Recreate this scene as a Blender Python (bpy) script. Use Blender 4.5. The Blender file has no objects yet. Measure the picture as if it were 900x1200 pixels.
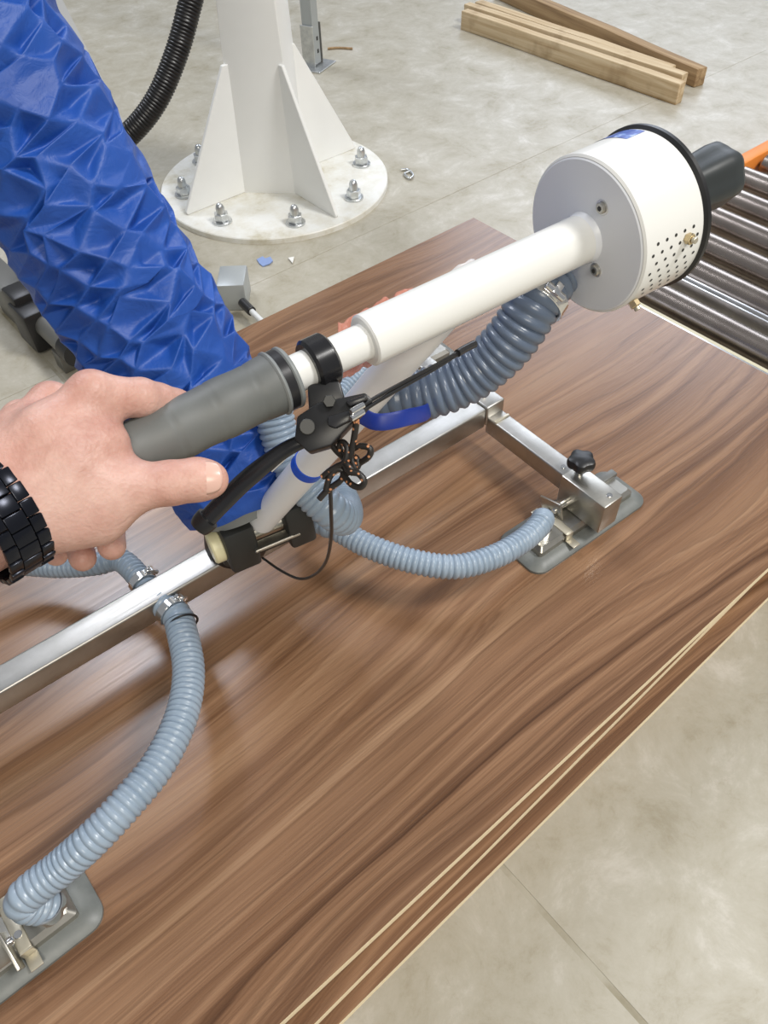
import bpy, bmesh, math, random
import numpy as np
from mathutils import Vector, Matrix, noise as mnoise
random.seed(7)
PI = math.pi

# ------------------------------------------------------------------ camera
F_PX = 920.0
RW = np.array([[0.764929, -0.498977, 0.407314],
               [-0.643632, -0.567664, 0.513318],
               [-0.024917, -0.654813, -0.75538]])       # columns: image right, image down, view direction
CAM = np.array([-1.170318, -1.120811, 1.4])
sc = bpy.context.scene
cd = bpy.data.cameras.new('camera')
cam = bpy.data.objects.new('camera', cd)
sc.collection.objects.link(cam)
cd.sensor_fit = 'VERTICAL'
cd.sensor_height = 24.0
cd.lens = F_PX / 1200.0 * 24.0
cd.clip_start = 0.02
M = Matrix.Identity(4)
for i in range(3):
    M[i][0] = RW[i, 0]
    M[i][1] = -RW[i, 1]
    M[i][2] = -RW[i, 2]
    M[i][3] = CAM[i]
cam.matrix_world = M
sc.camera = cam

# ------------------------------------------------------------------ world, hall lamps, exposure
sc.view_settings.view_transform = 'Standard'
sc.view_settings.look = 'None'
sc.view_settings.gamma = 1.0
sc.view_settings.use_curve_mapping = False
sc.view_settings.exposure = -0.28
w = bpy.data.worlds.new('hall_ambient')
sc.world = w
w.use_nodes = True
w.node_tree.nodes['Background'].inputs[0].default_value = (0.93, 0.96, 1.0, 1)
w.node_tree.nodes['Background'].inputs[1].default_value = 0.36


def area(name, loc, target, sx, sy, power, col):
    l = bpy.data.lights.new(name, 'AREA')
    l.shape = 'RECTANGLE'
    l.size, l.size_y = sx, sy
    l.energy = power
    l.color = col
    o = bpy.data.objects.new(name, l)
    sc.collection.objects.link(o)
    o.location = loc
    o.rotation_euler = (Vector(target) - Vector(loc)).to_track_quat('-Z', 'Y').to_euler()
    return o


area('high_bay_lamp_key', (1.9, -3.6, 6.6), (-0.6, -0.7, 0.5), 1.4, 1.4, 400, (1.0, 0.98, 0.95))
area('high_bay_lamp_far', (-0.3, 4.0, 6.4), (-0.6, 0.5, 0.0), 1.5, 2.2, 205, (0.86, 0.90, 1.0))
area('dock_door_daylight', (7.6, 4.4, 5.2), (0.0, 0.0, 0.3), 5.0, 4.0, 345, (0.80, 0.87, 1.0))
area('high_bay_lamp_near', (-2.6, -4.6, 5.0), (-0.6, -0.9, 0.4), 2.4, 1.8, 190, (1.0, 0.93, 0.80))

# ------------------------------------------------------------------ measuring helpers
ZB = 0.52                                  # top of the panel stack (everything is lowered at the end so the floor lies at 0)
ZF = 0.33                                  # floor level while building
KF = (CAM[2] - ZF) / CAM[2]


def fl(x, y, z=0.0):
    """floor point measured from a floor 1.4 m below the camera"""
    return Vector((CAM[0] + (x - CAM[0]) * KF, CAM[1] + (y - CAM[1]) * KF, ZF + z * KF))




def ray(x, y):
    return RW @ np.array([(x - 450.0) / F_PX, (y - 600.0) / F_PX, 1.0])


def pz(x, y, z):
    r = ray(x, y)
    return Vector(CAM + r * ((z - CAM[2]) / r[2]))


def pd(x, y, d):
    return Vector(CAM + ray(x, y) * d)


CR = Vector(RW[:, 0])                      # plain direction vectors
CDN = Vector(RW[:, 1])
CF = Vector(RW[:, 2])

# ------------------------------------------------------------------ materials
MATS = {}


def principled(name, col, rough=0.5, metal=0.0, **kw):
    m = bpy.data.materials.new(name)
    m.use_nodes = True
    b = m.node_tree.nodes['Principled BSDF']
    b.inputs['Base Color'].default_value = (*col, 1)
    b.inputs['Roughness'].default_value = rough
    b.inputs['Metallic'].default_value = metal
    for k, v in kw.items():
        b.inputs[k.replace('_', ' ')].default_value = v
    MATS[name] = m
    return m, m.node_tree, b


def N(t, kind, **kw):
    n = t.nodes.new(kind)
    for k, v in kw.items():
        if isinstance(k, str) and hasattr(n, k):
            setattr(n, k, v)
    return n


def tex_coords(t, scale=(1, 1, 1), obj=True, loc=(0, 0, 0)):
    tc = t.nodes.new('ShaderNodeTexCoord')
    mp = t.nodes.new('ShaderNodeMapping')
    mp.inputs['Scale'].default_value = scale
    mp.inputs['Location'].default_value = loc
    t.links.new(tc.outputs['Object'], mp.inputs[0])
    return mp.outputs[0]


def noise_tex(t, vec, scale, detail=4, rough=0.55, dist=0.0):
    n = t.nodes.new('ShaderNodeTexNoise')
    n.inputs['Scale'].default_value = scale
    n.inputs['Detail'].default_value = detail
    n.inputs['Roughness'].default_value = rough
    n.inputs['Distortion'].default_value = dist
    t.links.new(vec, n.inputs['Vector'])
    return n.outputs['Fac']


def ramp(t, fac, stops):
    r = t.nodes.new('ShaderNodeValToRGB')
    while len(r.color_ramp.elements) > 1:
        r.color_ramp.elements.remove(r.color_ramp.elements[-1])
    r.color_ramp.elements[0].position = stops[0][0]
    r.color_ramp.elements[0].color = (*stops[0][1], 1) if len(stops[0][1]) == 3 else stops[0][1]
    for p, c in stops[1:]:
        e = r.color_ramp.elements.new(p)
        e.color = (*c, 1)
    t.links.new(fac, r.inputs[0])
    return r.outputs[0]


def mix(t, fac, a, b, mode='MIX'):
    n = t.nodes.new('ShaderNodeMix')
    n.data_type = 'RGBA'
    n.blend_type = mode
    for s, v in ((0, fac), (6, a), (7, b)):
        if hasattr(v, 'links') or hasattr(v, 'is_linked'):
            t.links.new(v, n.inputs[s])
        else:
            n.inputs[s].default_value = v if s == 0 else (*v, 1)
    return n.outputs[2]


def bump(t, b, height, strength=0.2, dist=0.002):
    n = t.nodes.new('ShaderNodeBump')
    n.inputs['Strength'].default_value = strength
    n.inputs['Distance'].default_value = dist
    t.links.new(height, n.inputs['Height'])
    t.links.new(n.outputs[0], b.inputs['Normal'])


def math_node(t, op, a, b=None):
    n = t.nodes.new('ShaderNodeMath')
    n.operation = op
    for i, v in enumerate((a, b)):
        if v is None:
            continue
        if hasattr(v, 'is_linked'):
            t.links.new(v, n.inputs[i])
        else:
            n.inputs[i].default_value = v
    return n.outputs[0]


def speckled(name, c1, c2, scale, rough, metal=0.0, bumpk=0.0, detail=5, lo=0.35, hi=0.65, **kw):
    m, t, b = principled(name, c1, rough, metal, **kw)
    f = noise_tex(t, tex_coords(t), scale, detail)
    t.links.new(ramp(t, f, [(lo, c1), (hi, c2)]), b.inputs['Base Color'])
    if bumpk:
        bump(t, b, f, bumpk, 0.001)
    return m


# concrete
m, t, b = principled('concrete', (0.4, 0.375, 0.32), 0.42)
v = tex_coords(t)
n1 = noise_tex(t, v, 1.3, 6, 0.6, 0.25)
n2 = noise_tex(t, v, 9.0, 10, 0.74, 0.35)
n3 = noise_tex(t, v, 45.0, 6, 0.65, 0.6)
base = ramp(t, n1, [(0.33, (0.37, 0.345, 0.275)), (0.5, (0.42, 0.395, 0.33)), (0.68, (0.47, 0.45, 0.395))])
pat = ramp(t, n2, [(0.32, (0.28, 0.245, 0.16)), (0.45, (0.395, 0.365, 0.285)), (0.55, (0.45, 0.425, 0.35)), (0.68, (0.60, 0.575, 0.515))])
c = mix(t, 0.7, base, pat)
sp = ramp(t, n3, [(0.27, (0.78, 0.74, 0.66)), (0.40, (1, 1, 1)), (0.62, (1, 1, 1)), (0.74, (1.1, 1.1, 1.08))])
c = mix(t, 0.5, c, sp, 'MULTIPLY')
t.links.new(c, b.inputs['Base Color'])
rr = ramp(t, n2, [(0.3, (0.5, 0.5, 0.5)), (0.7, (0.33, 0.33, 0.33))])
t.links.new(rr, b.inputs['Roughness'])
bump(t, b, n3, 0.05, 0.002)

m, t, b = principled('joint_dirt', (0.34, 0.31, 0.23), 0.7)
t.links.new(ramp(t, noise_tex(t, tex_coords(t), 14, 5), [(0.35, (0.27, 0.24, 0.165)), (0.6, (0.41, 0.385, 0.31))]), b.inputs['Base Color'])

# wood laminate, grain along object X
m, t, b = principled('wood_laminate', (0.25, 0.14, 0.08), 0.3)
v = tex_coords(t, (1, 1, 1))
sep = t.nodes.new('ShaderNodeSeparateXYZ')
t.links.new(v, sep.inputs[0])
lowv = tex_coords(t, (0.75, 2.6, 1), loc=(3.3, 1.7, 0))
low = noise_tex(t, lowv, 1.5, 1.5, 0.4, 0.0)
midv = tex_coords(t, (1.6, 16, 1), loc=(0.3, 5.7, 0))
mid = noise_tex(t, midv, 1.6, 3, 0.5)
yw = math_node(t, 'ADD', sep.outputs[1], math_node(t, 'MULTIPLY', low, 0.22))
yw = math_node(t, 'ADD', yw, math_node(t, 'MULTIPLY', mid, 0.030))
comb = t.nodes.new('ShaderNodeCombineXYZ')
t.links.new(math_node(t, 'MULTIPLY', sep.outputs[0], 0.22), comb.inputs[0])
t.links.new(math_node(t, 'MULTIPLY', yw, 46.0), comb.inputs[1])
bands = noise_tex(t, comb.outputs[0], 1.15, 4, 0.62)
broadv = tex_coords(t, (0.5, 6.5, 1), loc=(7.3, 2.7, 0))
broad = noise_tex(t, broadv, 1.5, 3, 0.5)
finev = tex_coords(t, (5, 480, 1))
fine = noise_tex(t, finev, 1.0, 3, 0.6)
porev = tex_coords(t, (16, 900, 1))
pore = noise_tex(t, porev, 1.0, 2, 0.5)
mixf = math_node(t, 'ADD', math_node(t, 'MULTIPLY', bands, 0.68), math_node(t, 'MULTIPLY', broad, 0.32))
col = ramp(t, mixf, [(0.33, (0.108, 0.051, 0.025)), (0.42, (0.172, 0.088, 0.046)), (0.5, (0.243, 0.133, 0.073)),
                     (0.57, (0.287, 0.164, 0.092)), (0.68, (0.36, 0.22, 0.13))])
fcol = ramp(t, fine, [(0.3, (0.74, 0.70, 0.66)), (0.52, (1.0, 1.0, 1.0)), (0.75, (1.16, 1.14, 1.1))])
col = mix(t, 0.8, col, fcol, 'MULTIPLY')
pcol = ramp(t, pore, [(0.30, (0.7, 0.66, 0.6)), (0.40, (1, 1, 1))])
col = mix(t, 0.6, col, pcol, 'MULTIPLY')
lcomb = t.nodes.new('ShaderNodeCombineXYZ')
t.links.new(math_node(t, 'MULTIPLY', sep.outputs[0], 0.5), lcomb.inputs[0])
t.links.new(math_node(t, 'MULTIPLY', yw, 150.0), lcomb.inputs[1])
lines = noise_tex(t, lcomb.outputs[0], 1.0, 2, 0.5)
col = mix(t, 0.6, col, ramp(t, lines, [(0.30, (0.55, 0.50, 0.46)), (0.44, (1.0, 1.0, 1.0)), (0.68, (1.08, 1.07, 1.05))]), 'MULTIPLY')
t.links.new(col, b.inputs['Base Color'])
t.links.new(ramp(t, fine, [(0.3, (0.30, 0.30, 0.30)), (0.7, (0.20, 0.20, 0.20))]), b.inputs['Roughness'])
bump(t, b, fine, 0.04, 0.001)

speckled('panel_core', (0.80, 0.66, 0.42), (0.88, 0.76, 0.54), 160, 0.8)
speckled('white_paint', (0.80, 0.81, 0.80), (0.86, 0.87, 0.86), 3, 0.35)
speckled('white_powder', (0.80, 0.80, 0.775), (0.82, 0.82, 0.795), 3, 0.25)
principled('drum_face_white', (0.76, 0.78, 0.82), 0.35)
speckled('white_plastic', (0.84, 0.85, 0.86), (0.88, 0.88, 0.89), 4, 0.4)
m, t, b = principled('plate_paint', (0.74, 0.74, 0.70), 0.45)
f = noise_tex(t, tex_coords(t), 9, 7, 0.65)
t.links.new(ramp(t, f, [(0.30, (0.52, 0.48, 0.36)), (0.46, (0.72, 0.71, 0.65)), (0.6, (0.80, 0.81, 0.79))]), b.inputs['Base Color'])
speckled('zinc', (0.55, 0.57, 0.58), (0.70, 0.72, 0.72), 60, 0.32, 0.9)
m, t, b = principled('stainless', (0.55, 0.53, 0.49), 0.38, 1.0)
f = noise_tex(t, tex_coords(t, (3, 160, 160)), 1.5, 3, 0.6)
f2 = noise_tex(t, tex_coords(t), 22, 5, 0.6)
t.links.new(ramp(t, f, [(0.3, (0.34, 0.34, 0.34)), (0.7, (0.46, 0.46, 0.46))]), b.inputs['Roughness'])
t.links.new(ramp(t, f2, [(0.3, (0.42, 0.405, 0.37)), (0.7, (0.55, 0.535, 0.505))]), b.inputs['Base Color'])
speckled('stainless_sheet', (0.42, 0.405, 0.36), (0.54, 0.52, 0.47), 30, 0.36, 0.95)
speckled('pad_rubber', (0.135, 0.145, 0.138), (0.18, 0.19, 0.18), 40, 0.42)
principled('chrome', (0.82, 0.82, 0.82), 0.14, 1.0)
principled('brass', (0.62, 0.50, 0.30), 0.25, 1.0)
principled('clip_steel', (0.56, 0.52, 0.42), 0.4, 0.7)
speckled('hose_grey', (0.27, 0.345, 0.43), (0.32, 0.395, 0.48), 20, 0.28)
speckled('hose_grey_shaded', (0.115, 0.15, 0.215), (0.15, 0.19, 0.26), 20, 0.27)  # same grey hose, darkened in colour to paint in its shade
principled('hose_black', (0.010, 0.010, 0.011), 0.36)
principled('black_plastic', (0.012, 0.012, 0.013), 0.38)
principled('black_satin', (0.02, 0.02, 0.022), 0.3)
principled('black_anodised', (0.014, 0.014, 0.016), 0.22)
speckled('block_plastic', (0.022, 0.023, 0.022), (0.03, 0.031, 0.03), 12, 0.45)
speckled('grip_rubber', (0.115, 0.122, 0.118), (0.14, 0.147, 0.142), 30, 0.5, bumpk=0.1)
principled('disc_grey', (0.22, 0.235, 0.235), 0.45)
principled('knob_rubber', (0.028, 0.033, 0.034), 0.45)
principled('cream_plastic', (0.82, 0.76, 0.48), 0.4)
principled('strap_blue', (0.008, 0.03, 0.26), 0.45)
principled('ring_blue', (0.012, 0.09, 0.60), 0.35)
m, t, b = principled('blue_nylon', (0.016, 0.085, 0.46), 0.5)
f = noise_tex(t, tex_coords(t), 14, 4, 0.55)
t.links.new(ramp(t, f, [(0.3, (0.009, 0.062, 0.32)), (0.7, (0.014, 0.086, 0.41))]), b.inputs['Base Color'])
f = noise_tex(t, tex_coords(t), 48, 5, 0.55, 0.8)
bump(t, b, f, 0.45, 0.004)
m, t, b = principled('skin', (0.62, 0.36, 0.27), 0.45)
v = tex_coords(t)
f = noise_tex(t, v, 38, 6, 0.62)
f2 = noise_tex(t, v, 11, 3, 0.5)
c1 = ramp(t, f, [(0.30, (0.47, 0.245, 0.195)), (0.5, (0.58, 0.345, 0.285)), (0.72, (0.67, 0.435, 0.365))])
c2 = ramp(t, f2, [(0.35, (1.0, 0.90, 0.86)), (0.6, (1.0, 1.0, 1.0))])
t.links.new(mix(t, 0.8, c1, c2, 'MULTIPLY'), b.inputs['Base Color'])
b.inputs['Subsurface Weight'].default_value = 0.12
b.inputs['Subsurface Radius'].default_value = (1.0, 0.35, 0.2)
b.inputs['Subsurface Scale'].default_value = 0.004
vo = t.nodes.new('ShaderNodeTexVoronoi')
vo.inputs['Scale'].default_value = 420
t.links.new(v, vo.inputs['Vector'])
f3 = noise_tex(t, v, 130, 5, 0.6, 1.0)
bump(t, b, math_node(t, 'ADD', f3, math_node(t, 'MULTIPLY', vo.outputs['Distance'], 0.3)), 0.42, 0.0013)
principled('nail', (0.72, 0.46, 0.38), 0.25)
principled('watch_steel', (0.016, 0.018, 0.026), 0.26, 0.7)
speckled('roller_steel', (0.30, 0.255, 0.225), (0.40, 0.35, 0.31), 9, 0.27, 0.95)
speckled('frame_steel', (0.62, 0.62, 0.62), (0.75, 0.75, 0.75), 15, 0.3, 0.9)
principled('beige_paint', (0.62, 0.58, 0.42), 0.5)
principled('orange_paint', (0.85, 0.27, 0.045), 0.4)
m, t, b = principled('pine', (0.6, 0.46, 0.28), 0.75)
f = noise_tex(t, tex_coords(t, (60, 2.2, 60)), 1.0, 5, 0.6, 0.4)
f2 = noise_tex(t, tex_coords(t, (1, 1, 1)), 5, 4, 0.6)
c1 = ramp(t, f, [(0.28, (0.40, 0.27, 0.135)), (0.5, (0.58, 0.45, 0.28)), (0.7, (0.70, 0.58, 0.40))])
c2 = ramp(t, f2, [(0.34, (0.5, 0.42, 0.34)), (0.46, (1, 1, 1))])
t.links.new(mix(t, 0.7, c1, c2, 'MULTIPLY'), b.inputs['Base Color'])
m2, t, b = principled('brown_timber', (0.42, 0.29, 0.16), 0.75)
f = noise_tex(t, tex_coords(t, (60, 2.2, 60)), 1.0, 5, 0.6, 0.4)
t.links.new(ramp(t, f, [(0.28, (0.19, 0.115, 0.06)), (0.5, (0.36, 0.24, 0.125)), (0.7, (0.50, 0.36, 0.21))]), b.inputs['Base Color'])
principled('box_grey', (0.42, 0.45, 0.46), 0.4, 0.3)
principled('cable_grey', (0.66, 0.68, 0.68), 0.4)
principled('dark_grey_metal', (0.17, 0.17, 0.16), 0.45, 0.4)
principled('paint_chip_blue', (0.24, 0.34, 0.62), 0.5)
principled('paper_scrap', (0.80, 0.80, 0.76), 0.6)
principled('floor_tape', (0.44, 0.43, 0.40), 0.5)
m, t, b = principled('cord', (0.02, 0.017, 0.015), 0.4)
vo = t.nodes.new('ShaderNodeTexVoronoi')
vo.inputs['Scale'].default_value = 230
t.links.new(tex_coords(t), vo.inputs['Vector'])
t.links.new(ramp(t, vo.outputs['Distance'], [(0.0, (0.75, 0.36, 0.17)), (0.17, (0.6, 0.26, 0.12)), (0.26, (0.02, 0.017, 0.015))]), b.inputs['Base Color'])
m, t, b = principled('orange_wrap', (0.72, 0.33, 0.25), 0.25)
b.inputs['Transmission Weight'].default_value = 0.3
b.inputs['Alpha'].default_value = 0.75
b.inputs['IOR'].default_value = 1.2
m, t, b = principled('clear_film', (0.86, 0.86, 0.88), 0.18)
b.inputs['Alpha'].default_value = 0.45
m, t, b = principled('label_print', (0.03, 0.09, 0.42), 0.35)
f = noise_tex(t, tex_coords(t, (60, 60, 14)), 2.0, 2)
t.links.new(ramp(t, f, [(0.50, (0.02, 0.07, 0.38)), (0.58, (0.10, 0.22, 0.58)), (0.66, (0.4, 0.5, 0.78))]), b.inputs['Base Color'])
principled('hole_dark', (0.03, 0.03, 0.028), 0.7)

# ------------------------------------------------------------------ mesh helpers
COL = sc.collection


def link(o, parent=None):
    COL.objects.link(o)
    if parent is not None:
        o.parent = parent
    return o


def wmat(o):
    mm = Matrix.Translation(o.location) @ o.rotation_euler.to_matrix().to_4x4()
    return (wmat(o.parent) @ o.matrix_parent_inverse @ mm) if o.parent else mm


def mk(name, verts, faces, mat, parent=None, smooth=False, sharp=None):
    """mesh given in world coordinates, linked under parent without moving"""
    me = bpy.data.meshes.new(name)
    me.from_pydata([tuple(v) for v in verts], [], faces)
    me.validate()
    me.update()
    me.materials.append(MATS[mat])
    o = bpy.data.objects.new(name, me)
    link(o, parent)
    if parent is not None:
        o.matrix_parent_inverse = wmat(parent).inverted()
    if smooth:
        me.polygons.foreach_set('use_smooth', [True] * len(me.polygons))
        if sharp:
            me.set_sharp_from_angle(angle=math.radians(sharp))
    return o


def mk_bm(name, bm, mat, parent=None, smooth=False, sharp=35):
    bmesh.ops.recalc_face_normals(bm, faces=bm.faces)
    me = bpy.data.meshes.new(name)
    bm.to_mesh(me)
    bm.free()
    me.materials.append(MATS[mat])
    o = bpy.data.objects.new(name, me)
    link(o, parent)
    if parent is not None:
        o.matrix_parent_inverse = wmat(parent).inverted()
    if smooth:
        me.polygons.foreach_set('use_smooth', [True] * len(me.polygons))
        if sharp:
            me.set_sharp_from_angle(angle=math.radians(sharp))
    return o


def thing(name, loc, label, cat, group=None):
    o = bpy.data.objects.new(name, None)
    o.empty_display_size = 0.05
    o.location = loc
    link(o)
    tag(o, label, cat, group)
    return o


def tag(o, label=None, cat=None, group=None, kind=None):
    if label:
        o['label'] = label
    if cat:
        o['category'] = cat
    if group:
        o['group'] = group
    if kind:
        o['kind'] = kind
    return o


def frame_from(xd, up=Vector((0, 0, 1))):
    x = Vector(xd).normalized()
    z = Vector(up)
    y = z.cross(x).normalized()
    z = x.cross(y).normalized()
    mm = Matrix.Identity(4)
    for i in range(3):
        mm[i][0], mm[i][1], mm[i][2] = x[i], y[i], z[i]
    return mm


def bm_box(sx, sy, sz, mat4=Matrix.Identity(4), bev=0.0, seg=2, bm=None):
    own = bmesh.new()
    bmesh.ops.create_cube(own, size=1.0)
    bmesh.ops.scale(own, vec=(sx, sy, sz), verts=own.verts)
    if bev > 0:
        bmesh.ops.bevel(own, geom=own.edges[:], offset=bev, segments=seg, profile=0.5, affect='EDGES')
    bmesh.ops.transform(own, matrix=mat4, verts=own.verts)
    if bm is None:
        return own
    tmp = bpy.data.meshes.new('tmp')
    own.to_mesh(tmp)
    own.free()
    bm.from_mesh(tmp)
    bpy.data.meshes.remove(tmp)
    return bm


def box(name, centre, size, mat, parent=None, rot=None, bev=0.002, seg=2):
    mm = Matrix.Translation(centre)
    if rot is not None:
        mm = mm @ rot
    return mk_bm(name, bm_box(*size, mm, bev, seg), mat, parent, True, 30)


def lathe_geo(profile, origin, axis, segs=48):
    """profile: list of (s, r) along axis. returns verts, faces"""
    a = Vector(axis).normalized()
    ref = Vector((0, 0, 1)) if abs(a.z) < 0.9 else Vector((1, 0, 0))
    u = a.cross(ref).normalized()
    w_ = a.cross(u).normalized()
    o = Vector(origin)
    vs, fs = [], []
    for s, r in profile:
        for k in range(segs):
            th = 2 * PI * k / segs
            vs.append(o + a * s + (u * math.cos(th) + w_ * math.sin(th)) * r)
    n = len(profile)
    for i in range(n - 1):
        for k in range(segs):
            k2 = (k + 1) % segs
            fs.append((i * segs + k, i * segs + k2, (i + 1) * segs + k2, (i + 1) * segs + k))
    if profile[0][1] > 1e-6:
        fs.append(tuple(range(segs - 1, -1, -1)))
    if profile[-1][1] > 1e-6:
        fs.append(tuple((n - 1) * segs + k for k in range(segs)))
    return vs, fs


def lathe(name, profile, origin, axis, mat, parent=None, segs=48, sharp=35):
    vs, fs = lathe_geo(profile, origin, axis, segs)
    bm = bmesh.new()
    bv = [bm.verts.new(v) for v in vs]
    for f in fs:
        try:
            bm.faces.new([bv[i] for i in f])
        except ValueError:
            pass
    bmesh.ops.remove_doubles(bm, verts=bm.verts, dist=1e-6)
    return mk_bm(name, bm, mat, parent, True, sharp)


def cyl(name, p0, p1, r, mat, parent=None, segs=32, bev=0.0008):
    p0, p1 = Vector(p0), Vector(p1)
    L = (p1 - p0).length
    bev = min(bev, r * 0.4, L * 0.4)
    return lathe(name, [(0, r - bev), (bev, r), (L - bev, r), (L, r - bev)], p0, p1 - p0, mat, parent, segs)


def tube_ring(name, origin, axis, r_in, r_out, length, mat, parent=None, segs=48, bev=0.001):
    h = length / 2
    prof = [(-h, r_in), (-h, r_out - bev), (-h + bev, r_out), (h - bev, r_out), (h, r_out - bev), (h, r_in), (-h, r_in)]
    a = Vector(axis).normalized()
    vs, fs = lathe_geo(prof, origin, a, segs)
    fs = [f for f in fs if len(f) == 4]
    bm = bmesh.new()
    bv = [bm.verts.new(v) for v in vs]
    for f in fs:
        bm.faces.new([bv[i] for i in f])
    bmesh.ops.remove_doubles(bm, verts=bm.verts, dist=1e-6)
    return mk_bm(name, bm, mat, parent, True, 35)


def catmull(pts, n=400):
    P = np.array([tuple(p) for p in pts], float)
    P = np.vstack([2 * P[0] - P[1], P, 2 * P[-1] - P[-2]])
    out = []
    m_ = len(P) - 3
    per = max(4, n // m_)
    for i in range(m_):
        p0, p1, p2, p3 = P[i:i + 4]
        for k in range(per):
            u = k / per
            out.append(0.5 * ((2 * p1) + (-p0 + p2) * u + (2 * p0 - 5 * p1 + 4 * p2 - p3) * u * u + (-p0 + 3 * p1 - 3 * p2 + p3) * u ** 3))
    out.append(P[-2])
    out = np.array(out)
    d = np.r_[0, np.cumsum(np.linalg.norm(np.diff(out, axis=0), axis=1))]
    return out, d


def resample(pts, step):
    c, d = catmull(pts)
    n = max(4, int(d[-1] / step))
    s = np.linspace(0, d[-1], n + 1)
    return np.stack([np.interp(s, d, c[:, i]) for i in range(3)], 1), s


def sweep(name, pts, radius, mat, parent=None, step=0.002, segs=20, flat=None, closed_ends=True, rib=None, up0=None):
    """radius: number or f(s, total). rib=(pitch, depth): rounded corrugation. flat=(a,b): elliptical half axes factors"""
    P, s = resample(pts, step)
    T = np.gradient(P, axis=0)
    T /= np.linalg.norm(T, axis=1)[:, None]
    u = np.array(up0) if up0 is not None else np.cross(T[0], [0.3, 0.2, 1.0])
    u = u - T[0] * (u @ T[0])
    u /= np.linalg.norm(u)
    th = np.linspace(0, 2 * PI, segs, endpoint=False)
    vs = []
    for i in range(len(P)):
        u = u - T[i] * (u @ T[i])
        u /= np.linalg.norm(u)
        w_ = np.cross(T[i], u)
        r = radius(s[i], s[-1]) if callable(radius) else radius
        if rib:
            r = r - rib[1] * (1 - abs(math.cos(PI * s[i] / rib[0])) ** 0.7)
        fa, fb = flat if flat else (1, 1)
        vs.append(P[i] + r * (fa * np.cos(th)[:, None] * u + fb * np.sin(th)[:, None] * w_))
    V = np.concatenate(vs)
    fs = []
    for i in range(len(P) - 1):
        a, c_ = i * segs, (i + 1) * segs
        for k in range(segs):
            k2 = (k + 1) % segs
            fs.append((a + k, a + k2, c_ + k2, c_ + k))
    if closed_ends:
        fs.append(tuple(range(segs - 1, -1, -1)))
        fs.append(tuple(range(len(V) - segs, len(V))))
    return mk(name, V, fs, mat, parent, True, 50)


def prism(name, pts2d, depth, thick, mat, parent=None, bev=0.002, seg=2, tilt=None):
    """solid plate: outline given as picture points at a distance, its own thickness away from the viewer"""
    front = [pd(x, y, depth if not callable(depth) else depth(x, y)) for x, y in pts2d]
    bm = bmesh.new()
    fv = [bm.verts.new(p) for p in front]
    bv = [bm.verts.new(p + CF * thick) for p in front]
    n = len(fv)
    bm.faces.new(fv)
    bm.faces.new(bv[::-1])
    for i in range(n):
        bm.faces.new((fv[i], bv[i], bv[(i + 1) % n], fv[(i + 1) % n]))
    if bev:
        bmesh.ops.bevel(bm, geom=bm.edges[:], offset=bev, segments=seg, profile=0.5, affect='EDGES')
    return mk_bm(name, bm, mat, parent, True, 30)


def sdf_mesh(f, lo, hi, h):
    ax = [np.arange(lo[i], hi[i] + h, h) for i in range(3)]
    G = np.stack(np.meshgrid(*ax, indexing='ij'), -1)
    V = f(G.reshape(-1, 3)).reshape(G.shape[:3])
    S = V < 0
    nx, ny, nz = (d - 1 for d in V.shape)
    acc = np.zeros((nx, ny, nz, 3))
    cnt = np.zeros((nx, ny, nz))
    corners = [(i, j, k) for i in (0, 1) for j in (0, 1) for k in (0, 1)]
    for a in range(8):
        for b_ in range(a + 1, 8):
            ca, cb = corners[a], corners[b_]
            if sum(abs(ca[i] - cb[i]) for i in range(3)) != 1:
                continue
            va = V[ca[0]:ca[0] + nx, ca[1]:ca[1] + ny, ca[2]:ca[2] + nz]
            vb = V[cb[0]:cb[0] + nx, cb[1]:cb[1] + ny, cb[2]:cb[2] + nz]
            mk_ = (va < 0) != (vb < 0)
            t_ = np.where(mk_, va / np.where(mk_, va - vb, 1), 0)
            for i in range(3):
                acc[..., i] += np.where(mk_, ca[i] + t_ * (cb[i] - ca[i]), 0)
            cnt += mk_
    act = cnt > 0
    idx = -np.ones((nx, ny, nz), int)
    idx[act] = np.arange(act.sum())
    ii = np.argwhere(act)
    verts = np.array(lo) + h * (ii + acc[act] / cnt[act][:, None])
    faces = []
    for axn in range(3):
        o1, o2 = (axn + 1) % 3, (axn + 2) % 3
        sl0 = [slice(None)] * 3
        sl1 = [slice(None)] * 3
        sl0[axn] = slice(0, -1)
        sl1[axn] = slice(1, None)
        ch = S[tuple(sl0)] != S[tuple(sl1)]
        for e in np.argwhere(ch):
            if e[o1] < 1 or e[o2] < 1 or e[o1] >= V.shape[o1] - 1 or e[o2] >= V.shape[o2] - 1:
                continue
            q = []
            for d1, d2 in ((-1, -1), (0, -1), (0, 0), (-1, 0)):
                cc = e.copy()
                cc[o1] += d1
                cc[o2] += d2
                q.append(int(idx[tuple(cc)]))
            if not S[tuple(e)]:
                q = q[::-1]
            faces.append(tuple(q))
    return verts, faces


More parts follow.
